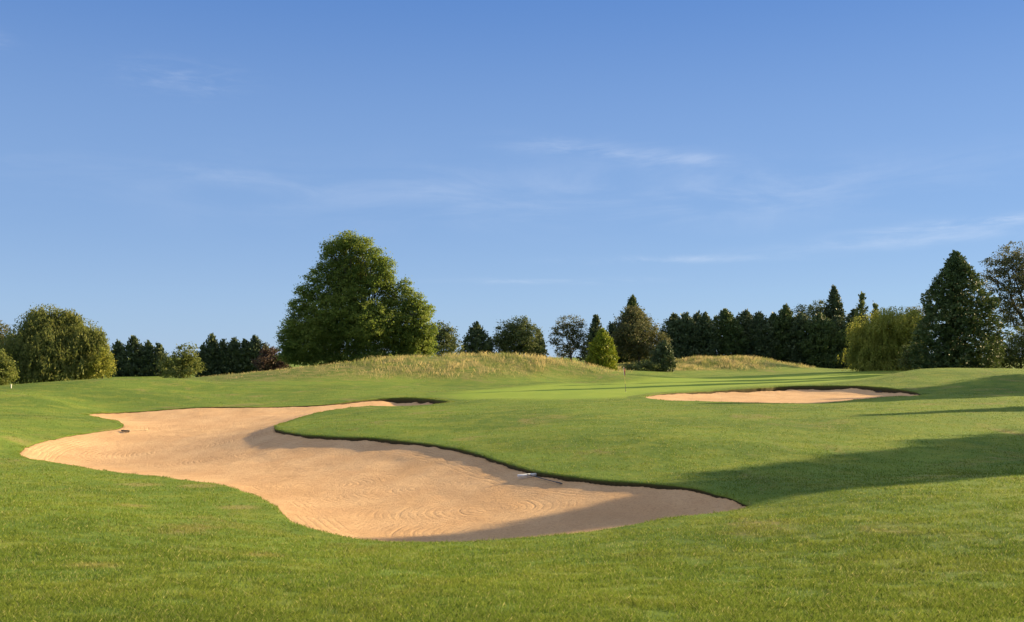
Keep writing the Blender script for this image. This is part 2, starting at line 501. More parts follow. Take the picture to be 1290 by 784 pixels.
# ---------------------------------------------------------------- bunker outlines
def catmull(pts, step=0.12):
    P = np.array(pts)
    n = len(P)
    out = []
    for i in range(n):
        p0, p1, p2, p3 = P[i - 1], P[i], P[(i + 1) % n], P[(i + 2) % n]
        L = np.linalg.norm(p2 - p1)
        k = max(2, int(L / step))
        t = np.linspace(0, 1, k, endpoint=False)[:, None]
        t0 = np.linalg.norm(p1 - p0) ** .5; t1 = np.linalg.norm(p2 - p1) ** .5; t2 = np.linalg.norm(p3 - p2) ** .5
        m1 = (p2 - p1) + t1 * ((p1 - p0) / t0 - (p2 - p0) / (t0 + t1))
        m2 = (p2 - p1) + t1 * ((p3 - p2) / t2 - (p3 - p1) / (t1 + t2))
        out.append((2 * t ** 3 - 3 * t ** 2 + 1) * p1 + (t ** 3 - 2 * t ** 2 + t) * m1 + (-2 * t ** 3 + 3 * t ** 2) * p2 + (t ** 3 - t ** 2) * m2)
    Q = np.concatenate(out)
    # even spacing
    d = np.r_[0, np.cumsum(np.linalg.norm(np.roll(Q, -1, 0) - Q, axis=1))]
    m = int(d[-1] / step)
    s = np.linspace(0, d[-1], m, endpoint=False)
    QQ = np.vstack([Q, Q[:1]])
    return np.stack([np.interp(s, d, QQ[:, j]) for j in range(Q.shape[1])], -1)


def lip_near(px): return 0.16
rim1 = []
for p in RIM_NEAR:
    rim1.append((*pt(*p)[:2], 0.10 if p[0] < 300 else 0.16))
bank_lips = [0.093, 0.102, 0.119, 0.136, 0.145, 0.145, 0.145, 0.145, 0.153, 0.162, 0.162, 0.162, 0.162, 0.162, 0.145, 0.119, 0.11, 0.14, 0.12, 0.14, 0.2, 0.42, 0.42, 0.42, 0.42, 0.22, 0.14, 0.09, 0.07, 0.07, 0.09, 0.1, 0.08, 0.08, 0.08, 0.08, 0.07, 0.06, 0.06, 0.06, 0.06]
for p, l in zip(RIM_BANK, bank_lips):
    rim1.append((*pt(*p)[:2], l))
rim2 = []
for i, p in enumerate(RIM_2):
    rim2.append((*pt(*p)[:2], 0.06 if i < 8 else (0.10, 0.24, 0.34, 0.38, 0.38, 0.36, 0.32, 0.24, 0.15, 0.08)[i - 8]))
OUT = []
for r_, st in ((rim1, 0.11), (rim2, 0.14)):
    q = catmull(r_, st)
    # wobble of the cut edge
    T = np.roll(q[:, :2], -3, 0) - np.roll(q[:, :2], 3, 0)
    T /= np.linalg.norm(T, axis=1)[:, None]
    area = 0.5 * np.sum(q[:, 0] * np.roll(q[:, 1], -1) - np.roll(q[:, 0], -1) * q[:, 1])
    N = np.stack([T[:, 1], -T[:, 0]], -1) * (1 if area > 0 else -1)      # outward
    wobb = 0.10 * fbm(q[:, 0], q[:, 1], 1.3, 21) + 0.05 * fbm(q[:, 0], q[:, 1], 0.35, 22)
    q[:, :2] += N * wobb[:, None]
    q[:, 2] *= 1 + 0.35 * fbm(q[:, 0], q[:, 1], 2.5, 23) + 0.45 * fbm(q[:, 0], q[:, 1], 0.5, 24)
    OUT.append((q, N))


def inside(x, y, poly):
    c = np.zeros(len(x), bool)
    x1, y1 = poly[:, 0], poly[:, 1]
    x2, y2 = np.roll(x1, -1), np.roll(y1, -1)
    for i in range(0, len(x), 20000):
        s = slice(i, i + 20000)
        X, Y = x[s][:, None], y[s][:, None]
        cond = (y1[None] > Y) != (y2[None] > Y)
        xi = (x2 - x1)[None] * (Y - y1[None]) / ((y2 - y1)[None] + 1e-12) + x1[None]
        c[s] = (np.sum(cond & (X < xi), 1) % 2) == 1
    return c


def sd_lip(x, y, q):
    """signed distance to an outline (inside negative) and lip height carried inwards"""
    sd = np.full(len(x), 99.0); lip = np.zeros(len(x))
    bb = (x > q[:, 0].min() - 3) & (x < q[:, 0].max() + 3) & (y > q[:, 1].min() - 3) & (y < q[:, 1].max() + 3)
    idx = np.nonzero(bb)[0]
    qs = q[::2]
    for i in range(0, len(idx), 8000):
        k = idx[i:i + 8000]
        d2 = (x[k][:, None] - qs[None, :, 0]) ** 2 + (y[k][:, None] - qs[None, :, 1]) ** 2
        sd[k] = np.sqrt(d2.min(1))
        wt = 1 / (d2 + 0.02) ** 1.6
        lip[k] = (wt * qs[None, :, 2]).sum(1) / wt.sum(1)
    ins = inside(x[idx], y[idx], q)
    sd[idx] = np.where(ins, -sd[idx], sd[idx])
    return sd, lip


def sand_z(x, y, sd, lip, which):
    d = np.maximum(-sd, 0)
    bowl = (0.25 if which == 0 else 0.22) * (1 - np.exp(-(d / 1.8) ** 1.4))
    # sand swept up a little towards the foot of the bank
    return base_z(x, y) - lip - bowl + 0.03 * fbm(x, y, 0.9, 31) + 0.02


GREEN_PX = [(560, 499), (640, 503), (720, 503), (790, 501), (835, 494.5), (900, 490), (960, 486), (1060, 481), (1110, 474), (1080, 470), (950, 474), (800, 479), (640, 489)]
GREEN = np.array([ground_hit(*p)[:2] for p in GREEN_PX])
GREEN = catmull(GREEN, 0.6)
ROUGH_PX = [(262, 479), (330, 479), (420, 476), (500, 475), (600, 477), (690, 473), (765, 469), (790, 463)]
_rf = [ground_hit(*p)[:2] for p in ROUGH_PX]
ROUGH = np.array(_rf + [np.array([p[0] * 1.22, p[1] + 26]) for p in reversed(_rf)])
R2 = [ground_hit(*p)[:2] for p in [(850, 467), (900, 466), (960, 465), (1015, 463.5)]]
ROUGH2 = np.array(R2 + [np.array([p[0] * 1.12, p[1] + 24]) for p in reversed(R2)])


def poly_mask(x, y, poly, soft):
    ins = inside(x, y, poly)
    d = np.full(len(x), 1e9)
    bb = (x > poly[:, 0].min() - soft * 3) & (x < poly[:, 0].max() + soft * 3) & (y > poly[:, 1].min() - soft * 3) & (y < poly[:, 1].max() + soft * 3)
    k = np.nonzero(bb)[0]
    a = poly; b = np.roll(poly, -1, 0); ab = b - a; L2 = (ab ** 2).sum(1) + 1e-9
    for i in range(0, len(k), 20000):
        kk = k[i:i + 20000]
        P = np.stack([x[kk], y[kk]], -1)[:, None, :]
        tt = np.clip(((P - a[None]) * ab[None]).sum(-1) / L2[None], 0, 1)
        d[kk] = np.sqrt(((P - a[None] - tt[..., None] * ab[None]) ** 2).sum(-1)).min(1)
    s = np.where(ins, d, -d)
    return smooth(-soft, soft, s)


# ---------------------------------------------------------------- ground sheet
rows = [-14.0]
while rows[-1] < 300:
    rows.append(rows[-1] + 0.13 + 0.006 * max(rows[-1], 0))
while rows[-1] < 6000:
    rows.append(rows[-1] * 1.12)
rows = np.array(rows)
us = np.linspace(-1, 1, 521)
us = np.sign(us) * (0.75 * np.abs(us) + 0.6 * np.abs(us) ** 6)
U, V = np.meshgrid(us, rows)
GX = U * (np.maximum(V, -6) + 18)
GY = V
x, y = GX.ravel(), GY.ravel()
z = base_z(x, y)
sd = np.full(len(x), 99.0)
for q, N in OUT:
    s_, _ = sd_lip(x, y, q)
    sd = np.minimum(sd, s_)
z = z - 0.9 * smooth(0.52, 0.08, sd)
green = poly_mask(x, y, GREEN, 2.2)
rough = 0.8 * np.maximum(poly_mask(x, y, ROUGH, 4.0), poly_mask(x, y, ROUGH2, 3.0))
lipa = np.zeros(len(x))
nr, nc = GX.shape
ii = np.arange(nr * nc).reshape(nr, nc)
quads = np.stack([ii[:-1, :-1], ii[:-1, 1:], ii[1:, 1:], ii[1:, :-1]], -1).reshape(-1, 4)
keep = (sd[quads].max(1) > -0.5)
quads = quads[keep]
VV = [np.stack([x, y, z], -1)]
FF = [quads]
AG, AR, AL = [green], [rough], [lipa]
base = len(x)
# the rim: rolled turf edge and the cut face below it, part of the ground sheet
OFFS = [(1.7, -0.02, 0.0), (1.15, 0.004, 0.0), (0.8, 0.01, 0.0), (0.45, 0.012, 0.0), (0.16, 0.012, 0.0), (0.05, 0.005, 0.0), (0.0, -0.02, 0.15), (0.0, -0.07, 0.7), (0.015, -0.2, 1.0), (0.02, -1.0, 1.0)]
for q, N in OUT:
    n = len(q)
    ringv = []
    # smooth the direction in which the rim is rolled
    Ns = N.copy()
    for _ in range(12):
        Ns = (np.roll(Ns, 1, 0) + Ns + np.roll(Ns, -1, 0)) / 3
    Ns /= np.linalg.norm(Ns, axis=1)[:, None]
    for off, dz, la in OFFS:
        xy = q[:, :2] + Ns * off
        zz = base_z(xy[:, 0], xy[:, 1])
        if dz < -0.03:
            zb = base_z(q[:, 0], q[:, 1])
            zz = zb + (dz * np.clip(q[:, 2] / 0.3, 0.3, 1.6) if dz > -0.9 else dz)
        else:
            zz = zz + dz
        ringv.append(np.stack([xy[:, 0], xy[:, 1], zz], -1))
        AL.append(np.full(n, la)); AG.append(np.zeros(n)); AR.append(np.zeros(n))
    VV += ringv
    for k in range(len(OFFS) - 1):
        a = base + k * n + np.arange(n); b = base + k * n + (np.arange(n) + 1) % n
        FF.append(np.stack([a, b, b + n, a + n], -1))
    base += n * len(OFFS)
allq = np.concatenate(FF)
g = mesh('ground', np.concatenate(VV), allq.ravel(), np.full(len(allq), 4), TURF, None, True,
         {'green': np.concatenate(AG), 'rough': np.concatenate(AR), 'lip': np.concatenate(AL)})
tag(g, kind='structure')

# ---------------------------------------------------------------- sand
RAKE_C = [ground_hit(*p)[:2] for p in [(330, 560), (215, 560), (400, 600), (640, 650), (760, 640), (540, 600), (520, 700), (620, 625), (250, 530)]]
for bi, (q, N) in enumerate(OUT):
    d0 = 0.10 if bi == 0 else 0.16
    ys = [q[:, 1].min() - 0.5]
    while ys[-1] < q[:, 1].max() + 0.5:
        ys.append(ys[-1] + 0.08 + 0.002 * ys[-1])
    ys = np.array(ys)
    xs = np.arange(q[:, 0].min() - 0.5, q[:, 0].max() + 0.5, 0.13)
    X, Y = np.meshgrid(xs, ys)
    fx, fy = X.ravel(), Y.ravel()
    s_, lp = sd_lip(fx, fy, q)
    fz = np.zeros(len(fx)) 
    near = s_ < 0.6
    fz[near] = sand_z(fx[near], fy[near], s_[near], lp[near], bi)
    fz = fz - 0.15 * smooth(0.02, 0.3, s_)
    nr, nc = X.shape
    ii = np.arange(nr * nc).reshape(nr, nc)
    qd = np.stack([ii[:-1, :-1], ii[:-1, 1:], ii[1:, 1:], ii[1:, :-1]], -1).reshape(-1, 4)
    qd = qd[s_[qd].min(1) < 0.12]
    used = np.unique(qd)
    remap = np.full(len(fx), -1); remap[used] = np.arange(len(used))
    fx, fy, fz, s_ = fx[used], fy[used], fz[used], s_[used]
    # rake furrows: arcs swept round the spots where the raker stood, or along the edge
    dist = np.stack([np.hypot(fx - c[0], (fy - c[1])) + 1.5 * fbm(fx, fy, 6.0, 50 + i) for i, c in enumerate(RAKE_C)], -1)
    pick = np.argsort(dist, 1)
    d1 = np.take_along_axis(dist, pick[:, :1], 1)[:, 0]
    ph = np.hypot(fx - np.array(RAKE_C)[pick[:, 0], 0], fy - np.array(RAKE_C)[pick[:, 0], 1])
    edge = smooth(-2.2, -1.2, s_)
    d2_ = np.take_along_axis(dist, pick[:, 1:2], 1)[:, 0]
    depth = smooth(0.05, 0.5, d2_ - d1) * (1 if bi == 0 else 0.6)
    ed = s_ > -1.7
    depth = depth * smooth(0.0, 0.35, np.abs(s_ + 1.7))
    ph = np.where(ed, -s_ * 1.0, ph)
    o = mesh('sand_bunker', np.stack([fx, fy, fz], -1), remap[qd].ravel(), np.full(len(qd), 4), SAND, None, True,
             {'rake_phase': ph, 'rake_depth': depth})
    tag(o, kind='structure')


# ---------------------------------------------------------------- grass blades
def blades(x, y, z, h, wid, lean, name, mat):
    n = len(x)
    th = rng.random(n) * 2 * np.pi
    la = rng.random(n) * 2 * np.pi
    dx, dy = np.cos(th) * wid / 2, np.sin(th) * wid / 2
    lx, ly = np.cos(la) * lean * h, np.sin(la) * lean * h
    b0 = np.stack([x - dx, y - dy, z], -1); b1 = np.stack([x + dx, y + dy, z], -1)
    m0 = np.stack([x - dx * .8 + lx * .35, y - dy * .8 + ly * .35, z + h * .6], -1); m1 = np.stack([x + dx * .8 + lx * .35, y + dy * .8 + ly * .35, z + h * .6], -1)
    tp = np.stack([x + lx, y + ly, z + h], -1)
    v = np.stack([b0, b1, m1, tp, m0], 1).reshape(-1, 3)
    return mesh(name, v, np.arange(5 * n), np.full(n, 5), mat)


def ground_z(x, y):
    return base_z(x, y)


NB = 900000
u = rng.random(NB)
lo, hi = 1 / 8.0 ** 0.8, 1 / 100.0 ** 0.8
Dd = (lo + (hi - lo) * u) ** (-1 / 0.8)
xx = (rng.random(NB) * 2 - 1) * 0.60 * (Dd + 2)
# blades grow in tufts
tuft = fbm(xx, Dd, 0.35, 61)
kk = rng.random(NB) < np.clip(0.75 + 1.6 * tuft, 0.15, 1)
xx, Dd = xx[kk], Dd[kk]
s_all = np.full(len(xx), 99.0)
for q, N in OUT:
    s_, _ = sd_lip(xx, Dd, q); s_all = np.minimum(s_all, s_)
gm = poly_mask(xx, Dd, GREEN, 2.2)
kk = (s_all > 0.0) & (rng.random(len(xx)) > gm * 1.3)
xx, Dd, s_all = xx[kk], Dd[kk], s_all[kk]
zz = base_z(xx, Dd)
n = len(xx)
hh = (0.030 + 0.030 * rng.random(n)) * (1 + 0.5 * fbm(xx, Dd, 1.2, 62)) * (1 - 0.25 * smooth(25, 60, Dd))
ww = (0.0030 + 0.0022 * rng.random(n)) * np.clip(Dd / 9, 1, 9)
o = blades(xx, Dd, zz - 0.005, hh, ww, 0.3 + 0.7 * rng.random(n), 'mown_grass', BLADE)
tag(o, 'short mown green grass of the foreground and the banks round the sand', 'grass', kind='stuff')

# fringe hanging over the rims
fx_, fy_, fh_ = [], [], []
for bi, (q, N) in enumerate(OUT):
    rep = 16 if bi == 0 else 10
    k = np.repeat(np.arange(len(q)), rep)
    off = rng.random(len(k)) ** 1.5 * 0.55
    xy = q[k, :2] + N[k] * off[:, None] + rng.normal(0, 0.012, (len(k), 2))
    fx_.append(xy[:, 0]); fy_.append(xy[:, 1]); fh_.append(np.full(len(k), 1.0) * np.where(q[k, 2] > 0.25, 1.3, 1.0))
fx_, fy_, fh_ = np.concatenate(fx_), np.concatenate(fy_), np.concatenate(fh_)
n = len(fx_)
o = blades(fx_, fy_, base_z(fx_, fy_) - 0.015, fh_ * (0.018 + 0.036 * rng.random(n)) * np.clip(1 + 1.6 * fbm(fx_, fy_, 0.6, 91), .4, 2.2), 0.006 * np.clip(fy_ / 14, 1, 5), 0.4 + 0.8 * rng.random(n), 'edge_grass', BLADE)
tag(o, 'shaggy fringe of grass along the rims of both sand bunkers', 'grass', kind='stuff')


def fescue(poly, N_, hgt, label, seed, dens_bias=0.0):
    x0, x1, y0, y1 = poly[:, 0].min(), poly[:, 0].max(), poly[:, 1].min(), poly[:, 1].max()
    X = x0 + rng.random(N_) * (x1 - x0); Y = y0 + rng.random(N_) * (y1 - y0)
    d = poly_mask(X, Y, poly, 3.0)
    nn = fbm(X, Y * 0.5, 2.6, seed)
    k = rng.random(N_) < d * np.clip(0.75 + 1.7 * nn + dens_bias, 0.06, 1)
    X, Y = X[k], Y[k]; m = len(X)
    if seed == 71:      # shorter and thinner towards the left end of the mound
        lf = smooth(-26, -14, X)
        kq = rng.random(m) < 0.35 + 0.65 * lf
        X, Y, lf = X[kq], Y[kq], lf[kq]; m = len(X); d_ = d[k][kq]
    else:
        lf = np.ones(m); d_ = d[k]
    H = (0.45 + 0.55 * lf) * hgt * (0.45 + 0.75 * rng.random(m)) * (1 + 0.9 * fbm(X, Y, 3.5, seed + 1)) * (0.5 + 0.5 * d_)
    o = blades(X, Y, base_z(X, Y) - 0.03, H, 0.028 + 0.03 * rng.random(m), 0.25 + 0.45 * rng.random(m), 'long_grass', STRAW)
    tag(o, label, 'long grass', kind='stuff')


fescue(ROUGH, 110000, 0.50, 'tall straw coloured grass on the long mound below the big tree', 71)
fescue(ROUGH2, 46000, 0.60, 'pale dry grass on the low mound in front of the dark conifer row', 81)


# ---------------------------------------------------------------- trees
def leaf_quads(C, d, n, L, Wd):
    """rhombic leaves: centre C, axis d (unit), side vector from n"""
    s = np.cross(d, n)
    s /= np.linalg.norm(s, axis=1)[:, None] + 1e-9
    a = C - d * (L / 2)[:, None]; b = C + d * (L / 2)[:, None]
    l = C + s * (Wd / 2)[:, None] + d * (L * 0.08)[:, None]; r = C - s * (Wd / 2)[:, None] + d * (L * 0.08)[:, None]
    return np.stack([a, l, b, r], 1).reshape(-1, 3)


def unit(v):
    return v / (np.linalg.norm(v, axis=-1, keepdims=True) + 1e-9)


def crown_mesh(V, mat, parent, name='crown'):
    n = len(V) // 4
    return mesh(name, V, np.arange(4 * n), np.full(n, 4), mat, parent)


def tubes(paths, parent, mat, name='trunk', seg=7):
    """tapered tubes, each path a list of (point, radius)"""
    V, Fq = [], []
    base = 0
    for path in paths:
        for i, (p, r) in enumerate(path):
            p = np.array(p, float)
            a = np.array(path[min(i + 1, len(path) - 1)][0], float) - np.array(path[max(i - 1, 0)][0], float)
            a = unit(a)
            e = unit(np.cross(a, [0.3, 0.9, 0.1])); f = np.cross(a, e)
            t = np.linspace(0, 2 * np.pi, seg, endpoint=False)
            V.append(p + r * (np.cos(t)[:, None] * e + np.sin(t)[:, None] * f))
        m = len(path)
        for i in range(m - 1):
            k = np.arange(seg); k2 = (k + 1) % seg
            Fq.append(np.stack([base + i * seg + k, base + i * seg + k2, base + (i + 1) * seg + k2, base + (i + 1) * seg + k], -1))
        base += m * seg
    Fq = np.concatenate(Fq)
    return mesh(name, np.concatenate(V), Fq.ravel(), np.full(len(Fq), 4), mat, parent, True)


def bent(a, b, r0, r1, n=6, wob=0.06):
    a, b = np.array(a, float), np.array(b, float)
    L = np.linalg.norm(b - a)
    out = []
    for i in range(n):
        t = i / (n - 1)
        p = a + (b - a) * t + rng.normal(0, wob * L * (0.2 if i in (0, n - 1) else 1) * 0.5, 3) * (0 if i == 0 else 1)
        p[2] += 0.08 * L * math.sin(math.pi * t)
        out.append((p, r0 + (r1 - r0) * t))
    return out


TREES = []


def broad(name, label, cat, lobes, D, mat, group=None, leaf=0.24, fill=1.0, gap=0.25, base_px=None, base_drop=0.4, trunk_r=None, clump=None, shell=0.55, up=0.25, name_crown='crown', abs_lobes=None):
    """broad-leaved tree: lobes are (photo column, row, half width, half height) of each bough's leaf mass at distance D"""
    sc = D / F
    Ls = []
    if abs_lobes is None:
        for i, (px, py, rx, ry) in enumerate(lobes):
            c = pt(px, py, D)
            dep = rng.uniform(-0.6, 0.6) * rx * sc
            rr = np.array([rx * sc, rx * sc * rng.uniform(0.85, 1.1), ry * sc])
            Ls.append((np.array([c[0], c[1] + dep, c[2]]), rr))
    else:
        Ls = [(np.array(c, float), np.array(r, float)) for c, r in abs_lobes]
    allc = np.array([l[0] for l in Ls]); wts = np.array([l[1][0] * l[1][2] for l in Ls])
    cx, cy = (allc[:, :2] * wts[:, None]).sum(0) / wts.sum()
    if base_px is not None:
        cx = pt(base_px, 450, D)[0]
    gz = float(base_z(np.array([cx]), np.array([cy]))[0])
    root = empty(name, (cx, cy, gz))
    O = np.array([cx, cy, gz])
    Vs = []
    clump = clump or 0.62 * (leaf / 0.24)
    for c, rr in Ls:
        area = rr[0] * rr[2] * math.pi
        nl = int(fill * 12 * area / (leaf * leaf * 0.5))
        ncl = max(8, int(nl / 26))
        dirs = unit(rng.normal(0, 1, (ncl, 3)))
        rad = np.where(rng.random(ncl) < shell, rng.uniform(0.78, 1.04, ncl), rng.random(ncl) ** 0.5 * 0.85)
        keep = rng.random(ncl) > gap * (0.5 + 0.5 * np.sin(dirs[:, 0] * 5 + dirs[:, 2] * 7 + c[0]))
        dirs, rad = dirs[keep], rad[keep]
        cc = c + dirs * rad[:, None] * rr
        csz = clump * rng.uniform(0.5, 1.3, len(cc))
        k = np.repeat(np.arange(len(cc)), 26)
        P = cc[k] + rng.normal(0, 1, (len(k), 3)) * csz[k][:, None] * np.array([0.5, 0.5, 0.32])
        out = unit(dirs[k] + 0.0)
        nrm = unit(rng.normal(0, 1, P.shape) + out * 0.7 + np.array([0, 0, 0.45]))
        d = unit(np.cross(nrm, rng.normal(0, 1, P.shape)))
        Lf = leaf * rng.uniform(0.6, 1.35, len(P))
        Vs.append(leaf_quads(P, d, nrm, Lf, Lf * 0.62))
    V = np.concatenate(Vs) - O
    V = V[np.repeat(V.reshape(-1, 4, 3)[:, :, 2].min(1) > -0.2, 4)]
    crown_mesh(V, mat, root, name_crown)
    top = max(c[2] + r[2] for c, r in Ls) - gz
    tr = trunk_r or top * 0.026
    hub = np.array([0, 0, min(0.45 * top, max(0.3 * top, 1.0))])
    paths = [[((0, 0, -0.4), tr * 1.35), ((0, 0, 0.3), tr * 1.05), (hub * 0.5 + np.array([tr * .3, 0, 0]), tr * .9), (hub, tr * 0.75)]]
    for c, rr in Ls:
        e = c - O
        if e[2] < 0.2 * top: continue
        st = hub * rng.uniform(0.6, 1.0)
        e2 = e + np.array([0, 0, rr[2] * 0.35])
        paths.append(bent(st, e2, tr * 0.42, tr * 0.06))
        for _ in range(3):
            q = e + rng.normal(0, 0.55, 3) * rr
            paths.append(bent(st + (e - st) * rng.uniform(.5, .9), q, tr * 0.16, tr * 0.03, 4))
    tubes(paths, root, BARK)
    tag(root, label, cat, group)
    return root


def conifer(name, label, px, D, top_py, half_px, mat, group=None, shape='cone', cat='conifer', spires=None, leaf=None, base_py=None, lump=0.14, xy=None, height=None, halfw=None, dens=1.0, sparse=0.0):
    sc = D / F
    if xy is None:
        P0 = pt(px, 455, D)
        X, Y = P0[0], P0[1]
    else:
        X, Y = xy
    gz = float(base_z(np.array([X]), np.array([Y]))[0])
    H = height if height else pt(px, top_py, D)[2] - gz
    Rm = halfw if halfw else half_px * sc
    root = empty(name, (X, Y, gz))
    leaf = leaf or max(0.22, min(0.5, 2.6 * sc))
    tt = np.linspace(0, 1, 60)
    if shape == 'cone':
        prof = np.interp(tt, [0, .06, .2, .45, .7, .85, .95, 1], [.72, .9, 1, .84, .54, .30, .11, .01])
    elif shape == 'column':
        prof = np.interp(tt, [0, .05, .3, .6, .8, .92, 1], [.95, 1.0, 1, .98, .74, .34, .02])
    elif shape == 'egg':
        prof = np.interp(tt, [0, .05, .25, .5, .72, .88, .96, 1], [.7, .88, 1, .94, .70, .40, .18, .03])
    elif shape == 'fir':
        prof = np.interp(tt, [0, .04, .15, .4, .6, .8, .92, 1], [.85, .97, 1, .93, .77, .48, .22, .02])
    area = 2 * math.pi * Rm * 0.75 * H
    nsp = int(dens * 3.4 * area / (leaf * leaf * 0.42) / 9) + 60
    # height drawn in proportion to the girth
    cdf = np.cumsum(prof + 0.10); cdf /= cdf[-1]
    t = np.interp(rng.random(nsp), cdf, tt)
    t[: nsp // 18] = 1 - 0.2 * rng.random(nsp // 18) ** 1.4
    th = rng.random(nsp) * 2 * np.pi
    ph = rng.random(6) * 6.28
    lm = 1 + lump * (np.sin(3 * th + ph[0] + 5 * t) * .5 + np.sin(5 * th + 11 * t + ph[1]) * .5 + np.sin(2 * th - 17 * t + ph[2]) * .6 + np.sin(th * 7 + 31 * t + ph[3]) * .4 + 0.8 * np.sin(29 * t + ph[4] + 2 * th) * .5)
    if sparse:
        kp = rng.random(nsp) > sparse * (0.5 + 0.5 * np.sin(9 * t * 6.28 / 1.3 + 2 * th + ph[5]))
        t, th, lm = t[kp], th[kp], lm[kp]; nsp = len(t)
    r = np.interp(t, tt, prof) * Rm * lm * np.where(rng.random(nsp) < 0.62, rng.uniform(.84, 1.06, nsp), rng.uniform(.1, .9, nsp) if not sparse else rng.uniform(.35, .9, nsp))
    C = np.stack([r * np.cos(th), r * np.sin(th), t * H], -1)
    outd = np.stack([np.cos(th), np.sin(th), np.zeros(nsp)], -1)
    upw = 0.9 if shape in ('column', 'egg', 'cone') else 0.15
    axis = unit(outd + np.array([0, 0, 1.0]) * (upw + 1.8 * smooth(.75, 1, t))[:, None] + rng.normal(0, .3, (nsp, 3)))
    k = np.repeat(np.arange(nsp), 9)
    m = len(k)
    s = leaf * 1.5
    P = C[k] + axis[k] * (rng.uniform(-.6, .7, m) * s)[:, None] + rng.normal(0, .30 * s, (m, 3))
    d = unit(axis[k] + rng.normal(0, .45, (m, 3)))
    nrm = unit(outd[k] + rng.normal(0, .7, (m, 3)) + np.array([0, 0, .4]))
    L = leaf * rng.uniform(.8, 1.7, m) * np.where(r[k] < .6 * Rm * np.interp(t[k], tt, prof), 1.6, 1.0)
    V = leaf_quads(P, d, nrm, L, L * 0.5)
    V = V[np.repeat(V.reshape(-1, 4, 3)[:, :, 2].min(1) > -0.3, 4)]
    # ragged leaders above the top
    crown_mesh(V, mat, root)
    tr = max(0.12, H * 0.018)
    tubes([[((0, 0, -0.4), tr * 1.3), ((0, 0, 0.3), tr), ((0, 0, H * .5), tr * .6), ((0, 0, H * .97), tr * .08)]], root, BARK)
    tag(root, label, cat, group)
    return root


def willow(name, label, px, D, lobes, mat, cat='willow', leaf=0.2, fill=1.0, base_px=None, group=None, drop=(0.25, 0.7)):
    """weeping tree: boughs arch up to each lobe's top and strands of leaves hang from them"""
    sc = D / F
    X, Y = pt(px, 455, D)[:2]
    gz = float(base_z(np.array([X]), np.array([Y]))[0])
    root = empty(name, (X, Y, gz))
    O = np.array([X, Y, gz])
    Vs = []
    paths = []
    tops = []
    for (lx, ly, rx, ry) in lobes:
        c = pt(lx, ly, D); c[1] += rng.uniform(-.5, .5) * rx * sc
        rr = np.array([rx * sc, rx * sc, ry * sc])
        tops.append((c, rr))
        area = 2 * math.pi * rr[0] * rr[2]
        ns = int(fill * area * 4.5 / leaf)
        dirs = unit(rng.normal(0, 1, (ns, 3)) + np.array([0, 0, .55]))
        rad = rng.uniform(.45, 1.03, ns)
        st = c + dirs * rad[:, None] * rr
        st += 0.25 * rr * np.sin(st[:, [1, 2, 0]] * 1.7)
        ln = rng.uniform(drop[0], drop[1], ns) * rr[2] * 1.1
        per = 12
        k = np.repeat(np.arange(ns), per)
        f = rng.random(len(k))
        out = unit(dirs * np.array([1, 1, 0]) + 1e-6)
        P = st[k] + np.stack([out[k, 0] * .25 * ln[k] * f, out[k, 1] * .25 * ln[k] * f, -ln[k] * f], -1) + rng.normal(0, leaf * .45, (len(k), 3))
        d = unit(np.array([0, 0, -1.0]) + out[k] * .3 + rng.normal(0, .45, P.shape))
        nrm = unit(out[k] + rng.normal(0, .8, P.shape) + np.array([0, 0, .3]))
        L = leaf * rng.uniform(.8, 1.8, len(k))
        Vs.append(leaf_quads(P, d, nrm, L, L * .36))
        # small upright shoots over the top
        nt = int(ns * .12)
        tp = c + unit(rng.normal(0, 1, (nt, 3)) * np.array([1, 1, .4]) + np.array([0, 0, 1.2])) * rr * rng.uniform(.95, 1.12, (nt, 1))
        k = np.repeat(np.arange(nt), 6)
        P = tp[k] + rng.normal(0, leaf * .9, (len(k), 3))
        d = unit(rng.normal(0, .6, P.shape) + np.array([0, 0, 1.0]))
        L = leaf * rng.uniform(.7, 1.5, len(k))
        Vs.append(leaf_quads(P, d, unit(rng.normal(0, 1, P.shape)), L, L * .4))
        top = c + np.array([0, 0, rr[2] * .6]) - O
    V = np.concatenate(Vs) - O
    V = V[np.repeat(V.reshape(-1, 4, 3)[:, :, 2].min(1) > -0.3, 4)]
    crown_mesh(V, mat, root)
    H = max(c[2] + r[2] for c, r in tops) - gz
    tr = H * .035
    hub = np.array([0, 0, H * .28])
    paths = [[((0, 0, -.4), tr * 1.3), ((0, 0, .3), tr), (hub, tr * .8)]]
    for c, rr in tops:
        e = c - O + np.array([0, 0, rr[2] * .5])
        paths.append(bent(hub * rng.uniform(.7, 1), e, tr * .45, tr * .06))
        for _ in range(3):
            paths.append(bent(hub + (e - hub) * rng.uniform(.4, .8), e + rng.normal(0, .25, 3) * rr, tr * .16, tr * .03, 4))
    tubes(paths, root, BARK)
    tag(root, label, cat, group)
    return root


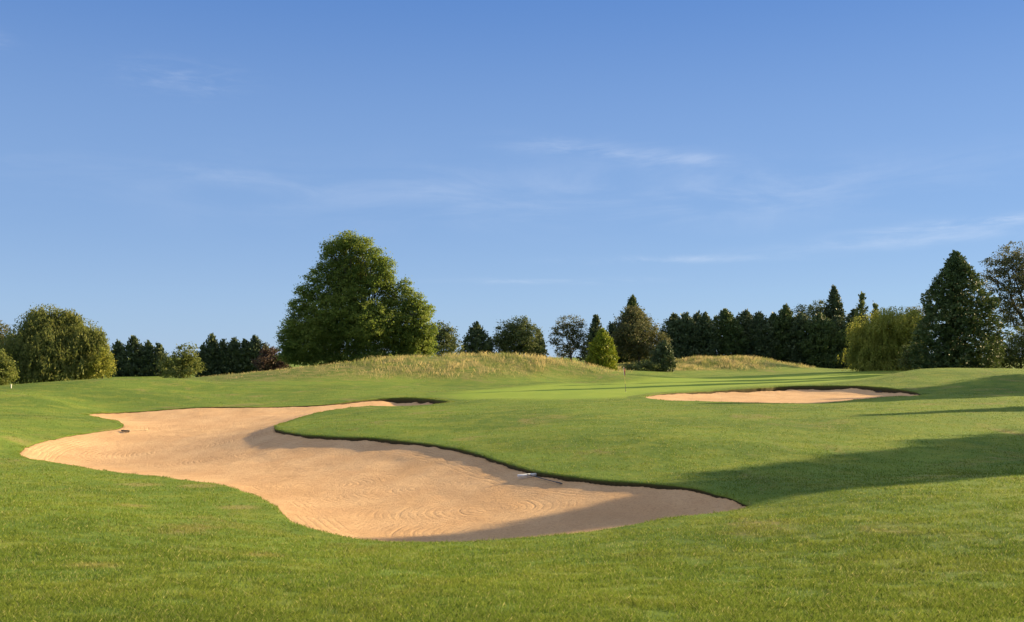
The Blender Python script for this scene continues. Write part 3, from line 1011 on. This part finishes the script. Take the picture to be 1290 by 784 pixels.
# the big tree on the mound
broad('broadleaf_tree', 'very large spreading green tree standing alone behind the long grass mound', 'tree',
      [(440, 304, 17, 13), (424, 310, 15, 13), (456, 311, 15, 13), (412, 316, 10, 10), (475, 326, 15, 12), (444, 328, 24, 16), (414, 334, 15, 12), (486, 340, 13, 13), (462, 346, 22, 15),
       (400, 350, 16, 13), (430, 352, 22, 15), (474, 362, 18, 14), (386, 370, 15, 13), (410, 374, 20, 14), (445, 376, 26, 17), (376, 388, 14, 13), (511, 362, 9, 11),
       (396, 396, 20, 14), (428, 400, 24, 16), (466, 396, 24, 18), (494, 386, 16, 14), (518, 388, 15, 12), (532, 398, 12, 12), (370, 410, 15, 14), (506, 406, 20, 16), (394, 420, 22, 15),
       (440, 424, 28, 18), (368, 430, 15, 13), (478, 424, 26, 18), (536, 416, 14, 14), (416, 440, 26, 14), (514, 430, 22, 16), (382, 446, 20, 13), (460, 444, 28, 12), (500, 446, 24, 13), (537, 438, 12, 14), (366, 447, 11, 10),
       (440, 350, 30, 30), (420, 400, 36, 30), (470, 410, 34, 32), (510, 420, 26, 24), (400, 430, 34, 22), (525, 430, 20, 20), (372, 424, 20, 20), (366, 444, 16, 14), (440, 452, 30, 9), (480, 452, 30, 9), (404, 453, 26, 10), (520, 447, 22, 10), (494, 372, 15, 14), (486, 356, 14, 12), (520, 378, 14, 10), (536, 392, 12, 12)],
      142, L_OAK, leaf=0.25, fill=1.0, gap=0.45, base_px=450)
# trees at the left
willow('weeping_tree', 'big olive green weeping tree at the left edge of the course', 66, 112,
       [(60, 404, 22, 18), (82, 410, 18, 18), (38, 412, 18, 18), (100, 424, 16, 18), (122, 436, 14, 16), (66, 420, 34, 28), (34, 430, 26, 26), (95, 430, 26, 28), (66, 440, 46, 30), (112, 440, 24, 26), (28, 446, 30, 28), (84, 458, 40, 22), (122, 456, 16, 22), (45, 464, 36, 20), (108, 462, 22, 16)],
       L_WILLOW, leaf=0.21, fill=0.8)
broad('broadleaf_tree', 'dark brownish tree half cut off by the left frame edge behind the weeping tree', 'tree',
      [(2, 425, 18, 20), (-18, 430, 24, 30), (6, 448, 16, 20), (-20, 455, 24, 26)], 128, L_BROWN, leaf=0.26, fill=0.6, gap=0.5)
broad('shrub', 'light green shrub in the left corner below the weeping tree', 'shrub',
      [(2, 462, 12, 16), (-12, 460, 16, 22), (8, 474, 12, 12), (-6, 478, 16, 12)], 102, L_BUSH, leaf=0.2, fill=0.8, gap=0.3)
broad('shrub', 'yellow green shrub against the right side of the olive weeping tree', 'shrub',
      [(130, 452, 9, 16), (134, 462, 8, 12), (124, 464, 10, 12)], 110, L_WILLOW2, leaf=0.18, fill=0.7, gap=0.3)
for px, top, hw, lab in [(149, 433, 12, 'dark conifer touching the right side of the olive weeping tree'), (168, 427, 15, 'tallest dark conifer right of the olive weeping tree'),
                         (186, 434, 12, 'dark rounded conifer just left of the light green bush'), (200, 436, 11, 'small dark conifer partly behind the light green bush')]:
    conifer('conifer', lab, px, 175, top, hw, L_DARK, 'dark conifers behind the left mound', 'egg', lump=.2)
broad('shrub', 'light green leafy bush between two groups of dark conifers on the left', 'shrub',
      [(235, 446, 14, 12), (222, 458, 16, 12), (212, 464, 12, 10), (240, 460, 14, 14), (228, 470, 22, 8)], 140, L_BUSH, leaf=0.26, fill=0.7, gap=0.4)
for px, top, hw, lab in [(256, 437, 10, 'low dark conifer just right of the light green bush'), (267, 425, 11, 'tallest dark conifer of the group left of the copper bush'), (281, 430, 10, 'second tall dark conifer of the group left of the copper bush'),
                         (295, 429, 11, 'middle dark conifer of the group left of the copper bush'), (309, 431, 10, 'dark conifer with blunt top in the group left of the copper bush'), (321, 426, 11, 'dark pointed conifer nearest the copper bush'), (333, 436, 10, 'short dark conifer half behind the copper bush')]:
    conifer('conifer', lab, px, 165, top, hw, L_DARK, 'dark conifers between the bush and the big tree', 'egg', lump=.2)
broad('shrub', 'copper brown bush at the left foot of the big tree', 'shrub', [(340, 446, 12, 10), (335, 456, 14, 10), (351, 456, 12, 9), (345, 464, 18, 8)], 150, L_RED, leaf=0.28, fill=0.8, gap=0.3)
# middle
broad('broadleaf_tree', 'small sloping green tree against the right side of the big tree', 'tree',
      [(552, 418, 12, 11), (562, 424, 13, 13), (556, 438, 17, 13), (570, 438, 12, 12), (545, 430, 10, 16)], 160, L_SHADE, leaf=0.28, fill=0.8, gap=0.35)
conifer('conifer', 'neat dark cone shaped tree standing alone above the middle of the grass mound', 600, 170, 410, 19, L_DARK, None, 'egg', lump=.08)
broad('broadleaf_tree', 'dense green tree with lighter right side next to the neat cone', 'tree',
      [(656, 412, 14, 14), (640, 420, 16, 16), (664, 424, 16, 18), (632, 436, 14, 16), (650, 438, 22, 16), (672, 438, 14, 14)], 172, L_SHADE, leaf=0.28, fill=0.9, gap=0.3)
conifer('conifer', 'small dark conifer against the right side of the dense green tree', 679, 180, 421, 9, L_DARK, None, 'cone')
broad('broadleaf_tree', 'thin brownish tree with sky showing through left of the golden conifer', 'tree',
      [(708, 412, 13, 13), (724, 408, 12, 11), (702, 428, 10, 12), (718, 428, 16, 14), (732, 424, 10, 16), (714, 444, 16, 10), (734, 442, 10, 12)], 178, L_BROWN, leaf=0.26, fill=0.5, gap=0.65)
conifer('conifer', 'dark narrow conifer rising behind the golden conifer', 751, 190, 400, 14, L_DARK, None, 'cone', lump=.25)
conifer('conifer', 'dark conifer filling the gap right of the golden conifer', 772, 196, 410, 13, L_DARK, None, 'egg', lump=.2)
conifer('golden_conifer', 'bright yellow green conifer behind the flag', 759, 142, 417, 17.5, L_GOLD, None, 'egg', leaf=0.26, lump=.07)
conifer('conifer', 'dark conifer with the tall top right of the golden conifer', 797, 196, 376, 21, L_FIR, None, 'cone', lump=.2)
broad('broadleaf_tree', 'dense olive brown tree in front of the tall dark top beside the golden conifer', 'tree',
      [(798, 396, 13, 10), (788, 410, 13, 12), (811, 406, 13, 11), (800, 419, 21, 14), (821, 420, 13, 13), (833, 434, 10, 14), (779, 430, 9, 15), (796, 440, 22, 14), (818, 443, 20, 12)], 182, L_BROWN, leaf=0.30, fill=0.9, gap=0.35)
conifer('shrub', 'dark rounded evergreen shrub at the left end of the far grass mound', 836, 158, 432, 14, L_DARK, None, 'egg', 'shrub', lump=.06)
broad('shrub', 'low dull green scrub between the golden conifer and the rounded evergreen', 'shrub', [(795, 462, 12, 6), (812, 461, 12, 7), (824, 463, 8, 6)], 156, L_SHADE, leaf=0.24, fill=0.8, gap=0.3)
row = [(849, 398, 13, 'conifer with flat top next to the olive brown tree'), (864, 396, 11, 'slim pointed conifer second from the olive brown tree'), (879, 397, 11, 'slim conifer just left of the gap in the dark row'),
       (889, 402, 8, 'narrow conifer on the left edge of the gap in the dark row'), (914, 397, 15, 'broad conifer on the right edge of the gap in the dark row'), (940, 393, 15, 'conifer with twin tips above the pale dry grass'),
       (957, 398, 12, 'conifer with one sunlit side above the pale dry grass'), (975, 397, 13, 'blunt conifer above the right end of the pale dry grass'), (991, 391, 11, 'pointed conifer left of the two loose crowns in the dark row'),
       (1010, 402, 15, 'dark conifer below the left loose crown'), (1034, 398, 17, 'dark conifer below the right loose crown'), (1056, 402, 17, 'dark broad conifer under the tallest spire of the row'), (1078, 398, 13, 'dark conifer behind the left side of the yellow green willow')]
for px, top, hw, lab in row:
    conifer('conifer', 'dark ' + lab if not lab.startswith('dark') else lab, px, 225 + rng.uniform(-5, 5), top - rng.uniform(-2, 6), hw * rng.uniform(1.3, 1.7), L_DARK if rng.random() < .6 else L_FIR, 'long dark row of conifers beyond the green', 'column', lump=.16)
conifer('conifer', 'tallest dark spire in the conifer row beyond the green', 1052, 236, 364, 19, L_DARK, 'long dark row of conifers beyond the green', 'cone', lump=.1)
broad('broadleaf_tree', 'small loose leafy crown rising out of the dark conifer row', 'tree', [(1009, 392, 7, 8), (1014, 402, 9, 10), (1007, 410, 8, 10)], 232, L_SHADE, leaf=0.34, fill=0.6, gap=0.5)
broad('broadleaf_tree', 'wider loose leafy crown beside the tallest spire in the dark row', 'tree', [(1030, 386, 11, 8), (1024, 397, 12, 10), (1038, 398, 10, 12)], 238, L_SHADE, leaf=0.34, fill=0.6, gap=0.5)
conifer('feathery_tree', 'tall feathery tree with gaps behind the yellow green willow', 1087, 205, 372, 14, L_SHADE, None, 'cone', 'tree', lump=.35, sparse=.85, dens=.55)
conifer('feathery_tree', 'shorter feathery tree just behind the top of the yellow green willow', 1104, 205, 384, 10, L_SHADE, None, 'cone', 'tree', lump=.3, sparse=.7, dens=.6)
willow('willow', 'yellow green weeping willow left of the big dark conifer', 1118, 150,
       [(1122, 410, 32, 20), (1100, 420, 26, 22), (1144, 416, 20, 22), (1120, 432, 40, 24), (1092, 444, 20, 20), (1146, 436, 18, 20), (1118, 450, 40, 16), (1096, 456, 24, 14), (1140, 456, 24, 14), (1118, 462, 30, 10)], L_WILLOW2, leaf=0.24, fill=0.85, drop=(.35, .9))
broad('shrub', 'dark leafy bush between the yellow green willow and the big conifer', 'shrub', [(1150, 444, 12, 12), (1160, 452, 12, 12), (1146, 456, 12, 9)], 138, L_SHADE, leaf=0.24, fill=0.9, gap=.3)
broad('broadleaf_tree', 'thin brown tree peeping out behind the left side of the big dark conifer', 'tree', [(1152, 392, 9, 8), (1160, 400, 10, 12), (1150, 408, 9, 9)], 190, L_BROWN, leaf=0.28, fill=.5, gap=.6)
conifer('conifer', 'very big dark green conifer standing on the right behind the small mound', 1207, 128, 321, 49, L_FIR, None, 'fir', leaf=0.30, lump=.13, dens=1.0)
broad('broadleaf_tree', 'tall thin leaved tree cut off by the right frame edge', 'tree',
      [(1262, 332, 22, 14), (1285, 322, 24, 18), (1256, 352, 18, 16), (1282, 352, 26, 20), (1262, 376, 18, 16), (1290, 384, 26, 22), (1264, 400, 14, 14), (1312, 340, 26, 30), (1320, 380, 30, 30), (1292, 408, 22, 14)],
      158, L_BROWN, leaf=0.27, fill=.50, gap=.65, base_px=1300)
broad('shrub', 'dull green thicket at the right frame edge beside the big conifer', 'shrub', [(1262, 442, 16, 14), (1282, 432, 18, 18), (1304, 436, 20, 24), (1256, 456, 14, 8), (1280, 454, 24, 12)], 140, L_SHADE, leaf=.26, fill=.8, gap=.35)
broad('shrub', 'leafy olive bush at the right foot of the big dark conifer', 'shrub', [(1250, 434, 9, 14), (1254, 448, 10, 12)], 134, L_WILLOW, leaf=.22, fill=.7, gap=.35)

# trees beyond the right edge of the view whose shadows cross the grass
def oak_at(X, Y, H, Wd, label, mat=L_OAK):
    gz = float(base_z(np.array([X]), np.array([Y]))[0])
    lb = []
    for k in range(13):
        a = k * 2.4
        t = 0.28 + 0.62 * (k / 12)
        rr = Wd * (1 - 0.55 * max(0, t - .4) / .5) * .55
        lb.append(((X + math.cos(a) * rr * .75, Y + math.sin(a) * rr * .75, gz + H * t), (Wd * .42, Wd * .42, H * .13)))
    broad('broadleaf_tree', label, 'tree', None, max(60, Y), mat, 'trees beyond the right edge', leaf=0.34, fill=.8, gap=.2, abs_lobes=lb)


def at_sun(px, py, back):
    """spot 'back' metres sunward of the ground seen at a pixel"""
    p = ground_hit(px, py)
    return p[0] + math.sin(R(SUN_AZ)) * back, p[1] + math.cos(R(SUN_AZ)) * back


X_, Y_ = at_sun(1140, 600, 42)
conifer('conifer', 'tall loose conifer beyond the right edge whose shadow tip lies on the sand', 0, 45, 0, 0, L_FIR, 'trees beyond the right edge', 'cone', xy=(X_, Y_), height=15.2, halfw=6.5, leaf=.40, dens=.7, sparse=.2)
X_, Y_ = at_sun(1285, 576, 44)
conifer('conifer', 'wide spreading conifer beyond the right edge shading the hollow beside the large bunker', 0, 45, 0, 0, L_FIR, 'trees beyond the right edge', 'cone', xy=(X_, Y_), height=15.6, halfw=9.0, leaf=.42, dens=.7, sparse=.25)
X_, Y_ = at_sun(1290, 515, 26)
conifer('conifer', 'slim conifer beyond the right edge casting the thin shadow', 0, 80, 0, 0, L_FIR, 'trees beyond the right edge', 'cone', xy=(X_, Y_), height=10.2, halfw=1.9, leaf=.34)
X_, Y_ = at_sun(1290, 494, 26)
conifer('conifer', 'broad conifer beyond the right edge casting the long shadow', 0, 90, 0, 0, L_FIR, 'trees beyond the right edge', 'cone', xy=(X_, Y_), height=14.5, halfw=4.6, leaf=.36)
p_ = pt(630, 489.5, 88)
conifer('conifer', 'very tall slim conifer beyond the right edge casting the line of shade across the green', 0, 120, 0, 0, L_FIR, 'trees beyond the right edge', 'cone',
        xy=(p_[0] + math.sin(R(SUN_AZ)) * 76, p_[1] + math.cos(R(SUN_AZ)) * 76), height=21.8, halfw=3.2, leaf=.40)
X_, Y_ = at_sun(1287, 482, 22)
oak_at(X_, Y_, 10.0, 6.0, 'round tree beyond the right edge shading the small mound')


# ---------------------------------------------------------------- small objects
def box_verts(c, ax, ay, az):
    c = np.array(c, float)
    V = []
    for sx, sy, sz in ((-1, -1, -1), (1, -1, -1), (1, 1, -1), (-1, 1, -1), (-1, -1, 1), (1, -1, 1), (1, 1, 1), (-1, 1, 1)):
        V.append(c + sx * ax + sy * ay + sz * az)
    return V


BOXF = [(0, 3, 2, 1), (4, 5, 6, 7), (0, 1, 5, 4), (1, 2, 6, 5), (2, 3, 7, 6), (3, 0, 4, 7)]


def boxes(name, lst, mat, parent, bevel=0.0):
    V, Fq = [], []
    for c, hx, hy, hz in lst:
        b = len(V)
        V += box_verts(c, np.array([hx, 0, 0]), np.array([0, hy, 0]), np.array([0, 0, hz]))
        Fq += [tuple(b + i for i in f) for f in BOXF]
    o = mesh(name, np.array(V), np.array(Fq).ravel(), np.full(len(Fq), 4), mat, parent)
    if bevel:
        m = o.modifiers.new('bevel', 'BEVEL'); m.width = bevel; m.segments = 2
    return o


def sand_at(px, py, bi):
    """point of the sand surface seen at a pixel"""
    q = OUT[bi][0]
    Ds = np.linspace(15, 100, 1700)
    P = np.array([pt(px, py, d) for d in Ds])
    s_, lp = sd_lip(P[:, 0], P[:, 1], q)
    zz = np.where(s_ < 0, sand_z(P[:, 0], P[:, 1], s_, lp, bi), -9)
    k = np.argmax((P[:, 2] < zz))
    return np.array([P[k, 0], P[k, 1], zz[k]])


def rake(label, head_px, yaw, bi, head_mat, handle_mat, width=0.62, length=1.6, teeth_up=False, roll=0.0):
    a = sand_at(*head_px, bi)
    yaw = R(yaw)
    bx, by = np.array([a[0] + math.cos(yaw) * length]), np.array([a[1] + math.sin(yaw) * length])
    s2, l2 = sd_lip(bx, by, OUT[bi][0])
    pitch = -math.atan2(float(sand_z(bx, by, s2, l2, bi)[0]) - a[2], length)
    root = empty('bunker_rake', a + np.array([0, 0, .02]))
    root.rotation_euler = (0, pitch, yaw)
    L = length
    boxes('head', [((0, 0, .075), .028, width / 2, .035)], head_mat, root, .008)
    tl = [((-.005, -width / 2 + .03 + i * (width - .06) / 13, .02), .007, .008, .045) for i in range(14)]
    boxes('teeth', tl, head_mat, root)
    tubes([[((.0, 0, .09), .017), ((.25, 0, .085), .016), ((L * .6, 0, .05), .015), ((L, 0, .03), .014)]], root, handle_mat, 'handle', 8)
    tubes([[((L * .84, 0, .042), .021), ((L * .85, 0, .042), .023), ((L + .01, 0, .03), .023), ((L + .015, 0, .03), .018)]], root, handle_mat, 'grip', 8)
    tag(root, label, 'rake')
    return root


M_WHITE = make_plain('white_plastic', (0.80, 0.80, 0.77), .45, 0, .12)
M_BLACK = make_plain('black_plastic', (0.022, 0.018, 0.015), .5, 0, .3)
M_GREY = make_plain('dark_fibreglass', (0.05, 0.055, 0.06), .45, 0, .3)
M_TAN = make_plain('tan_wood', (0.42, 0.33, 0.20), .6, 0, .3)
M_YEL = make_plain('yellow_pole_paint', (0.62, 0.52, 0.12), .4, 0, .15)
M_RED = make_plain('red_cloth', (0.62, 0.035, 0.045), .8, 0, .3)
M_STAKE = make_plain('white_stake_paint', (0.78, 0.74, 0.66), .6, 0, .2)
rake('white headed rake with dark handle lying at the foot of the bank', (664, 602.5), -58, 0, M_WHITE, M_GREY, 0.70, 1.9)
rake('black headed rake lying by the grass point on the left side', (158, 545), 62, 0, M_BLACK, M_TAN, 0.66, 1.6)
rake('dark rake lying in the shaded end of the far bunker', (1107, 495), 35, 1, M_BLACK, M_GREY, 0.66, 1.5)

# the flag on the green
fp = ground_hit(788.5, 494)
flag = empty('golf_flag', fp)
FH = pt(785, 462.5, fp[1])[2] - fp[2]
lean = np.array([-0.18, 0.0, 0])
segs = [(0, .33, M_GREY), (.33, .66, M_YEL), (.66, 1.0, M_WHITE)]
for a, b, mt in segs:
    tubes([[(lean * a + np.array([0, 0, FH * a - (.1 if a == 0 else 0)]), .019), (lean * b + np.array([0, 0, FH * b]), .017)]], flag, mt, 'pole_section', 10)
# cloth hanging limp in folds
V, Fq = [], []
nu, nv = 9, 12
for j in range(nv):
    for i in range(nu):
        fu, fv = i / (nu - 1), j / (nv - 1)
        top = lean + np.array([0, 0, FH - .03])
        x0 = .02 + fu * (.095 - .03 * fv) + .015 * math.sin(fv * 5)
        y0 = .05 * math.sin(fu * 9 + fv * 2) * fu
        zz_ = -fv * .52 - fu * .22 - .02 * math.sin(fu * 9)
        V.append(top + np.array([x0, y0, zz_]) + lean * (-.22 * fv))
for j in range(nv - 1):
    for i in range(nu - 1):
        a = j * nu + i
        Fq.append((a, a + 1, a + nu + 1, a + nu))
fl = mesh('flag_cloth', np.array(V), np.array(Fq).ravel(), np.full(len(Fq), 4), M_RED, flag, True)
sm = fl.modifiers.new('thickness', 'SOLIDIFY'); sm.thickness = .004
t = np.linspace(0, 2 * np.pi, 20, endpoint=False)
tubes([[((0, 0, -.12), .058), ((0, 0, .012), .058), ((0, 0, .012), .052), ((0, 0, -.12), .052)]], flag, M_WHITE, 'hole_cup', 20)
tag(flag, 'thin pole with limp red flag standing in the green', 'flag')

# white marker stake at the left edge
sp_ = ground_hit(14, 489.5)
st = empty('marker_stake', sp_)
boxes('post', [((0, 0, .10), .03, .03, .22)], M_STAKE, st, .006)
boxes('cap', [((0, 0, .333), .036, .036, .013)], M_STAKE, st, .006)
tag(st, 'short white stake in the grass below the weeping tree', 'stake')
